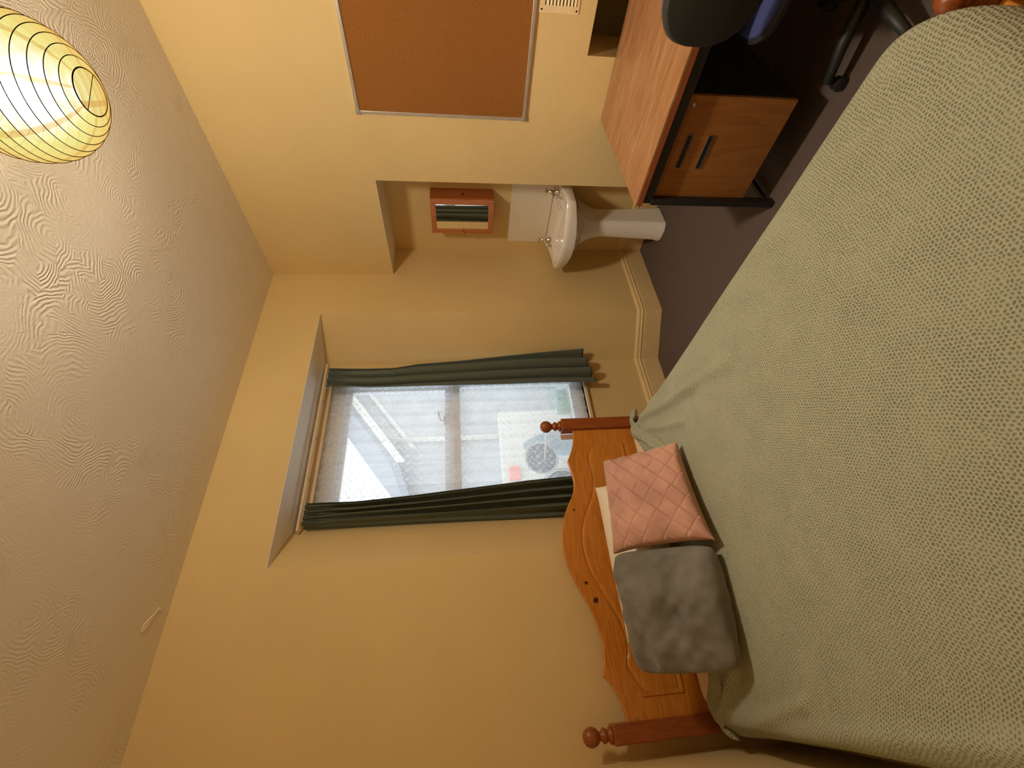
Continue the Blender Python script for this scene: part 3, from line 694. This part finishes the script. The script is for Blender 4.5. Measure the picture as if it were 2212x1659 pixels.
# ------------------------------------------------------------------ office chair
t = thing('office_chair', (-.76, -2.02, 0), 'black swivel office chair with navy blue seat at the desk', 'office chair')
SC = (-.690, -2.065)
g = G()
def seat(u, v, top):
    a = 2*PI*u; r = v; e = 3.2; c_, s_ = math.cos(a), math.sin(a); rr = 1/((abs(c_)**e+abs(s_)**e)**(1/e))
    x = SC[0]+.215*r*rr*c_; y = SC[1]+.222*r*rr*s_
    z = .490+.014*(1-r**4)-.03*sm((x-SC[0]-.12)/.12) if top else .455
    return (x, y, z)
g.loft([[seat(i/48, v, True) for i in range(48)] for v in (.02, .3, .6, .8, .92, .98)][::-1]+[], cap=True)
rim1 = [seat(i/48, .98, True) for i in range(48)]; rim2 = [(x, y, z-.03) for x, y, z in [seat(i/48, 1.0, True) for i in range(48)]]
g.obj('seat', M['blue_fabric'], t, smooth=True)
g = G(); g.loft([[seat(i/48, .80, False) for i in range(48)], [(x, y, z-.022) for x, y, z in [seat(i/48, 1.03, True) for i in range(48)]], [(x, y, z-.004) for x, y, z in [seat(i/48, 1.04, True) for i in range(48)]], rim1]); g.obj('seat_shell', M['black_plastic'], t, smooth=True, angle=.7)
BCx, BCy, BCz = -1.0, -2.075, .762
def backp(u, v, side):
    a = 2*PI*u; e = 2.6; c_, s_ = math.cos(a), math.sin(a); rr = 1/((abs(c_)**e+abs(s_)**e)**(1/e))
    q = .200*v*rr*c_; z = .162*v*rr*s_
    x = BCx+.9*q*q+(.0 if side == 0 else .055)+(-.012*(1-v**2) if side == 0 else .02*(1-v**2))+.12*(z*z)-.10*z
    return (x, BCy+q, BCz+z)
g = G(); vs_ = (.02, .4, .7, .88, .96, 1.0)
mid = [tuple(lerp(a_, b_, .5) for a_, b_ in zip(backp(i/56, 1.03, 0), backp(i/56, 1.03, 1))) for i in range(56)]
g.loft([[backp(i/56, v, 0) for i in range(56)] for v in vs_]+[mid]); 
g.obj('backrest_shell', M['black_plastic'], t, smooth=True)
g = G(); g.loft([mid]+[[backp(i/56, v, 1) for i in range(56)] for v in vs_[::-1]]); g.obj('backrest_pad', M['blue_fabric'], t, smooth=True)
g = G(); g.tube([(-1.01, -2.075, .72), (-1.03, -2.075, .60), (-1.0, -2.075, .46), (-.90, -2.075, .43), (-.74, -2.05, .43)], [.02, .024, .024, .024, .02], 8); g.obj('back_bracket', M['black_metal'], t, smooth=True)
CX, CYc = -.76, -2.02
G().lathe([(0, 0), (.032, 0), (.032, .20), (.022, .20), (.022, .38), (.05, .385), (.05, .40), (0, .40)], (CX, CYc, .07), 20).obj('gas_column', M['black_plastic'], t, smooth=True, angle=.6)
for i in range(5):
    a = math.radians(96+72*i); L = .29; ex, ey = CX+L*math.cos(a), CYc+L*math.sin(a)
    G().tube([(CX, CYc, .105), (lerp(CX, ex, .55), lerp(CYc, ey, .55), .098), (ex, ey, .075)], [.026, .022, .016], 8).obj('base_leg', M['black_plastic'], t, smooth=True)
    c_ = G(); px_, py_ = -math.sin(a)*.013, math.cos(a)*.013
    for s_ in (-1, 1):
        Mx = Matrix.Translation((ex+s_*px_, ey+s_*py_, .026)) @ Matrix.Rotation(a, 4, 'Z')
        gg = G().lathe([(0, -.008), (.018, -.008), (.025, -.004), (.025, .004), (.018, .008), (0, .008)], (0, 0, 0), 16, 'y'); c_.add(gg.v, gg.f, Mx)
    c_.tube([(ex, ey, .03), (ex, ey, .07)], .008, 6)
    c_.obj('castor', M['black_plastic'], t, smooth=True, angle=.6)

# ------------------------------------------------------------------ bed
t = thing('bed', (-2.18, -1.15, 0), 'pine double bed frame with arched headboard and turned finials', 'bed')
PXR, PXL, PYH = -1.449, -2.907, -.118
def post(x, y, top, r=.036, name='post', k0=0):
    g = G(); h = top
    g.box(x-r, x+r, y-r, y+r, 0, h); g.f = [f for f in g.f]
    ob = g.obj(name, M['pine_post'], t, bevel=.007, seg=2)
    g2 = G(); g2.lathe([(0, -.002), (.030, -.002), (.033, .006), (.026, .014), (.020, .018), (.024, .024), (.029, .032), (.024, .042), (.016, .048), (.0165, .054), (.026, .062), (.0335, .074), (.036, .088), (.0335, .102), (.026, .114), (.014, .122), (0, .124)], (x, y, h), 28)
    g2.obj('finial', M['pine_post'], ob, smooth=True)
    return ob
post(PXR, PYH, .985); post(PXL, PYH, .985)
FYB = -2.152
post(-1.450, FYB, .335); post(-2.907, FYB, .345)
OUTL = [(-1.485, .915), (-1.527, .919), (-1.586, .934), (-1.644, .96), (-1.678, .979), (-1.743, .969), (-1.798, .962), (-1.864, .975), (-1.927, 1.012), (-2.0, 1.049), (-2.07, 1.070), (-2.14, 1.078), (-2.219, 1.070), (-2.297, 1.048), (-2.382, 1.011), (-2.464, .979), (-2.542, .962), (-2.616, .960), (-2.702, .982), (-2.738, .953), (-2.799, .923), (-2.851, .911), (-2.872, .909)]
GRV = [(-1.585, .834), (-1.63, .862), (-1.68, .871), (-1.743, .863), (-1.804, .867), (-1.87, .885), (-1.942, .922), (-2.008, .957), (-2.072, .978), (-2.14, .987), (-2.198, .986), (-2.258, .976), (-2.352, .94), (-2.472, .884), (-2.562, .861), (-2.636, .865), (-2.683, .879), (-2.742, .852), (-2.79, .824)]
def dens(pl, k=4):                                   # smooth spline through the points, cusps kept
    out = []
    for i in range(len(pl)-1):
        p0, p1, p2, p3 = pl[max(i-1, 0)], pl[i], pl[i+1], pl[min(i+2, len(pl)-1)]
        cusp = (-1.678, -2.702)
        if p1[0] in cusp: p0 = p1
        if p2[0] in cusp: p3 = p2
        for j in range(k):
            s = j/k
            out.append(tuple(.5*((2*p1[a])+(-p0[a]+p2[a])*s+(2*p0[a]-5*p1[a]+4*p2[a]-p3[a])*s*s+(-p0[a]+3*p1[a]-3*p2[a]+p3[a])*s**3) for a in (0, 1)))
    out.append(pl[-1]); return out
O2 = dens(OUTL)
HB = .40
g = G(); ks = len(O2); yb, yf = PYH+.010, PYH-.012
vs = []
for yy, ins in ((yb, 0), (yf+.003, 0), (yf, .004)):
    for x, z in O2: vs.append((x, yy, z-ins))
    vs.append((O2[-1][0], yy, HB)); vs.append((O2[0][0], yy, HB))
m_ = ks+2; fs = []
for L_ in (0, 1):
    for i in range(m_): fs.append((L_*m_+i, L_*m_+(i+1) % m_, (L_+1)*m_+(i+1) % m_, (L_+1)*m_+i))
# front and back as vertical strips
base = len(vs)
for L_ in (0, 2):
    yy = yb if L_ == 0 else yf
    st_ = len(vs)
    for x, z in O2: vs.append((x, yy, HB))
    for i in range(ks-1):
        q = (L_*m_+i, L_*m_+i+1, st_+i+1, st_+i); fs.append(q if L_ == 0 else q[::-1])
g.add(vs, fs)
hb = g.obj('headboard_panel', wood('headboard_pine', (.46, .155, .017), (.62, .24, .032), 0, scale=.8,
      knots=((-2.322+2.18, yf+1.15, .988, .009), (-2.40+2.18, yf+1.15, .955, .013), (-1.96+2.18, yf+1.15, .99, .006), (-1.66+2.18, yf+1.15, .72, .010))), t, angle=.6)
# raised centre field with a carved groove round it
g = G(); G2 = dens(GRV, 4)
field = [(x, z) for x, z in G2]
def inset(pl, d): return [(lerp(x, -2.187, d/.6), z-d*.9) for x, z in pl]
rows = []
for d_, yy in ((0, yf-.0003), (.0, yf-.0065), (.006, yf-.0065), (.016, yf-.0015), (.026, yf-.0055), (.034, yf-.0060)):
    top_ = inset(field, d_); zb_ = .635+d_
    rows.append([(x, yy, z) for x, z in top_]+[(top_[-1][0], yy, zb_), (top_[0][0], yy, zb_)])
k = len(rows[0]); g.loft([r[::-1] for r in rows], cap=False)
top_ = inset(field, .034); st_ = len(g.v)
vs = [(x, yf-.0060, z) for x, z in top_]+[(x, yf-.0060, .669) for x, z in top_]; kk = len(top_)
g.add(vs, [(i, kk+i, kk+i+1, i+1) for i in range(kk-1)])
g.obj('raised_field', M['pine_h'], hb, angle=.5)
G().box(PXL, PXR, PYH-.014, PYH+.012, .22, .40).obj('head_rail', M['pine_h'], t, bevel=.003)
for x in (-1.468, -2.888):
    G().box(x-.012, x+.012, FYB+.03, PYH-.03, .22, .36).obj('side_rail', M['pine_h'], t, bevel=.003)
G().box(-2.88, -1.48, FYB-.014, FYB+.014, .16, .335).obj('foot_rail', M['pine_h'], t, bevel=.004)
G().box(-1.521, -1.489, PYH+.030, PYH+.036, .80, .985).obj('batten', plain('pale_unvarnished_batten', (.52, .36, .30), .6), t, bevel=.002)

# mattress with fitted sheet
MX0, MX1, MY0, MY1, MZ0, MZ1 = -2.862, -1.522, -2.035, -.150, .365, .588
ms = tag(G().box(MX0, MX1, MY0, MY1, MZ0, MZ1).obj('mattress', M['sheet'], bevel=.07, seg=5, angle=.8), 'mattress in cream sheet on the pine bed frame', 'mattress')

# blanket
ridges = [([(-1.44, -.20, 0), (-1.60, -.30, 0), (-1.75, -.46, 0), (-1.86, -.60, 0)], .026, .020),
          ([(-1.46, -.25, 0), (-1.56, -.42, 0), (-1.66, -.72, 0), (-1.72, -.95, 0)], .020, .024),
          ([(-1.50, -.45, 0), (-1.60, -.68, 0), (-1.70, -.95, 0), (-1.78, -1.2, 0)], .014, .030),
          ([(-1.62, -.38, 0), (-1.72, -.60, 0), (-1.80, -.80, 0)], .013, .022),
          ([(-2.92, -.22, 0), (-2.82, -.42, 0), (-2.70, -.58, 0)], .020, .020),
          ([(-2.93, -.40, 0), (-2.86, -.62, 0), (-2.80, -.9, 0)], .014, .022),
          ([(-2.90, -.75, 0), (-2.86, -1.1, 0), (-2.84, -1.5, 0)], .010, .026)]
def dseg(px_, py_, pl):
    best = 9; 
    for (x0, y0, _), (x1, y1, _) in zip(pl, pl[1:]):
        dx, dy = x1-x0, y1-y0; tt = max(0, min(1, ((px_-x0)*dx+(py_-y0)*dy)/(dx*dx+dy*dy)))
        best = min(best, math.hypot(px_-x0-tt*dx, py_-y0-tt*dy))
    return best
BX0, BX1, BZ = -2.905, -1.514, .603
RR = .065; TOPW = (BX1-BX0)-2*RR; ARC = RR*PI/2; DROP = .34
BY0 = -2.205; RY = .07
TOT = TOPW+2*ARC+2*DROP
def cross(s, flare):                                  # s in metres from the left hem; returns x, dz
    if s < DROP: return BX0-flare*(DROP-s)*.5, -RR-(DROP-s), 0
    s -= DROP
    if s < ARC: a = s/RR; return BX0+RR-RR*math.cos(a), -RR+RR*math.sin(a), a/(PI/2)
    s -= ARC
    if s < TOPW: return BX0+RR+s, 0, 1
    s -= TOPW
    if s < ARC: a = s/RR; return BX1-RR+RR*math.sin(a), -RR+RR*math.cos(a), 1-a/(PI/2)
    s -= ARC; return BX1+flare*s*.5, -RR-s, 0
def head_y(x):                                        # line of the hem at the head end
    return -.215-.11*sm((-1.54-x)/.22)-.06*sm((x+2.0)/.2)*0+.09*sm((-2.72-x)/.12)
def blk(u, v):
    s = u*TOT; fl = .15+.25*sm((v-.75)/.25)
    x, dz, topw = cross(s, fl)
    hy = head_y(max(BX0, min(BX1, x)))
    FA = RY*PI/2; FD = .10; LEN = (hy-(BY0+RY))+FA+FD
    q = v*LEN
    ez = 0
    if q < FD: y = BY0; ez = -RY-(FD-q)
    elif q < FD+FA: a = (q-FD)/RY; y = BY0+RY-RY*math.cos(a); ez = -RY+RY*math.sin(a)
    else: y = BY0+RY+(q-FD-FA)
    # rounded plan corners at the foot
    cxr = .25
    for sx_, ex in ((1, BX1), (-1, BX0)):
        dxx = (x-ex)*sx_+cxr; dyy = (BY0-y)+cxr
        if dxx > 0 and dyy > 0:
            m2 = math.hypot(dxx, dyy)
            if m2 > cxr:
                kx = cxr/m2; x = ex-sx_*cxr+sx_*dxx*(kx*.95+.05); y = BY0+cxr-dyy*(kx*.95+.05)
    z = BZ+min(dz, 0)+ez
    z += topw*(.006*vn(x*2.2, y*2.2, 1)+.0035*vn(x*6, y*6, 2))
    z -= .010*topw*sm(abs(x+2.2)/.7)**2
    for pl, A, w_ in ridges:
        d_ = dseg(x, y, pl); z += 1.25*A*math.exp(-(d_/w_)**2)*max(.25, topw)
    if dz < -RR*.7:                                    # side drape waves
        dd = (-dz-RR*.7); sg = 1 if x > -2.2 else -1
        x += sg*(.018*math.sin(y*9+1)+.012*math.sin(y*21+2))*min(1, dd/.2)
        x += sg*.03*sm((y+.75)/.5)*min(1, dd/.05)
    bump_ = sm((y+.60)/.35)
    if x > -1.60: z += .0*bump_
    hem = math.exp(-((1-v)*LEN/.022)**2); z += hem*.016*(topw if topw > .2 else .2)
    if v > .985: z -= .022*(v-.985)/.015
    return (x, y, z)
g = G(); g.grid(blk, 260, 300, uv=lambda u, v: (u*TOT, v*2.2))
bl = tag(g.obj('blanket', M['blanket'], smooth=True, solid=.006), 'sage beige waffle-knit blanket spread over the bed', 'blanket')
# turned-back hem: a soft double roll along the head edge
def hemroll(name, pl, r, zz):
    g = G(); pts = []
    N = 40
    for i in range(N+1):
        f_ = i/N*(len(pl)-1); k_ = min(int(f_), len(pl)-2); a = f_-k_
        p0, p1 = pl[k_], pl[k_+1]; pts.append((lerp(p0[0], p1[0], sm(a)*.5+a*.5), lerp(p0[1], p1[1], sm(a)*.5+a*.5), lerp(p0[2], p1[2], a)))
    rings = []
    for i, p in enumerate(pts):
        a_ = Vector(pts[min(i+1, N)])-Vector(pts[max(i-1, 0)]); a_.normalize(); n_ = Vector((-a_.y, a_.x, 0)).normalized()
        rr = r*(.8+.3*math.sin(i*.5))*(1 if 0 < i < N else .3)
        rings.append([Vector(p)+n_*rr*2.1*math.cos(2*PI*j/12)+Vector((0, 0, 1))*rr*math.sin(2*PI*j/12) for j in range(12)])
    g.loft(rings)
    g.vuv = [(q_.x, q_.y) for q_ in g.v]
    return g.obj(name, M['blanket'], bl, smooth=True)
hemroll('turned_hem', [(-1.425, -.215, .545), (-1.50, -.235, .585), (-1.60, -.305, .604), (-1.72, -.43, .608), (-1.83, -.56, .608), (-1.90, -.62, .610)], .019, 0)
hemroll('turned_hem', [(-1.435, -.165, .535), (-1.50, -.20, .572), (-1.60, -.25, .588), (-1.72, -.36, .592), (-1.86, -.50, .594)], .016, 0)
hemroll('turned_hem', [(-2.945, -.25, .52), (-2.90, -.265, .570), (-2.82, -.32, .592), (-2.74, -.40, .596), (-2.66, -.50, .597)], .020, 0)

# ------------------------------------------------------------------ pillows and cushions
def cushion(name, c00, c10, c11, c01, T, mat, label, cat, N=70, pleat=False, soft=.45, ear=.05, crum=.006, group=None, seed=0, rnd=0):
    c00, c10, c11, c01 = map(Vector, (c00, c10, c11, c01))
    nrm = ((c10-c00).cross(c01-c00)).normalized()
    ctr = (c00+c10+c11+c01)/4
    def pt(u, v, side):
        a, b = 2*u-1, 2*v-1
        if rnd:
            qa = 1-rnd*(abs(b)**8)*abs(a)**8; a, b = a*qa, b*qa
            a, b = (a*math.sqrt(1-rnd*b**6*.5), b*math.sqrt(1-rnd*a**6*.5))
        a_, b_ = 2*u-1, 2*v-1
        pin = 1-ear*(1-abs(b)**3)*abs(a)**2*1.0
        pin2 = 1-ear*(1-abs(a)**3)*abs(b)**2
        aa, bb = a*pin, b*pin2
        U, V = (aa+1)/2, (bb+1)/2
        p = c00*(1-U)*(1-V)+c10*U*(1-V)+c11*U*V+c01*(1-U)*V
        e = max(0, (1-a_**2))**soft*max(0, (1-b_**2))**soft
        h = T/2*e
        h += crum*vn(u*5+seed, v*5, seed)*e**.5*1.5+crum*.6*vn(u*11, v*11+seed, seed+1)*e**.5
        if pleat and side > 0:
            K = 4.6; ra = (u+v)*K; rb = (u-v)*K+.35; ia, ib = math.floor(ra), math.floor(rb); fa, fb = ra-ia, rb-ib
            if (ia+ib) % 2 == 0: hh = .010*fb
            else: hh = .008*fa
            edge = min(fa, 1-fa, fb, 1-fb); hh -= .005*math.exp(-(edge/.05)**2)
            h += hh*min(1, e*3)
        return p+nrm*h*side
    g = G()
    for side in (1, -1):
        vs = [pt(i/N, j/N, side) for j in range(N+1) for i in range(N+1)]
        fs = [(j*(N+1)+i, j*(N+1)+i+1, (j+1)*(N+1)+i+1, (j+1)*(N+1)+i) for j in range(N) for i in range(N)]
        if side < 0: fs = [f[::-1] for f in fs]
        g.add(vs, fs)
    return tag(g.obj(name, mat, smooth=True), label, cat, group)
# corners: bottom-left, bottom-right, top-right, top-left as seen from the foot of the bed
cushion('pillow', (-2.60, -.43, .655), (-1.875, -.43, .655), (-1.865, -.185, .865), (-2.590, -.20, .862), .15, M['pillow'], 'off-white pillow propped behind the pink and grey cushions', 'pillow', soft=.5, ear=.03, crum=.005, N=50)
cushion('cushion', (-2.306, -.80, .645), (-1.872, -.735, .632), (-1.800, -.390, .862), (-2.268, -.480, .936), .155, M['pink'], 'dusty pink cushion with folded diamond pleats', 'cushion', N=170, pleat=True, soft=.36, ear=.07, crum=.003, seed=3)
cushion('cushion', (-2.715, -.705, .648), (-2.318, -.780, .648), (-2.262, -.455, .936), (-2.700, -.335, .885), .18, M['grey_velvet'], 'plush dark grey cushion beside the pink one', 'cushion', N=110, soft=.36, ear=-.02, crum=.016, seed=9, rnd=.05)
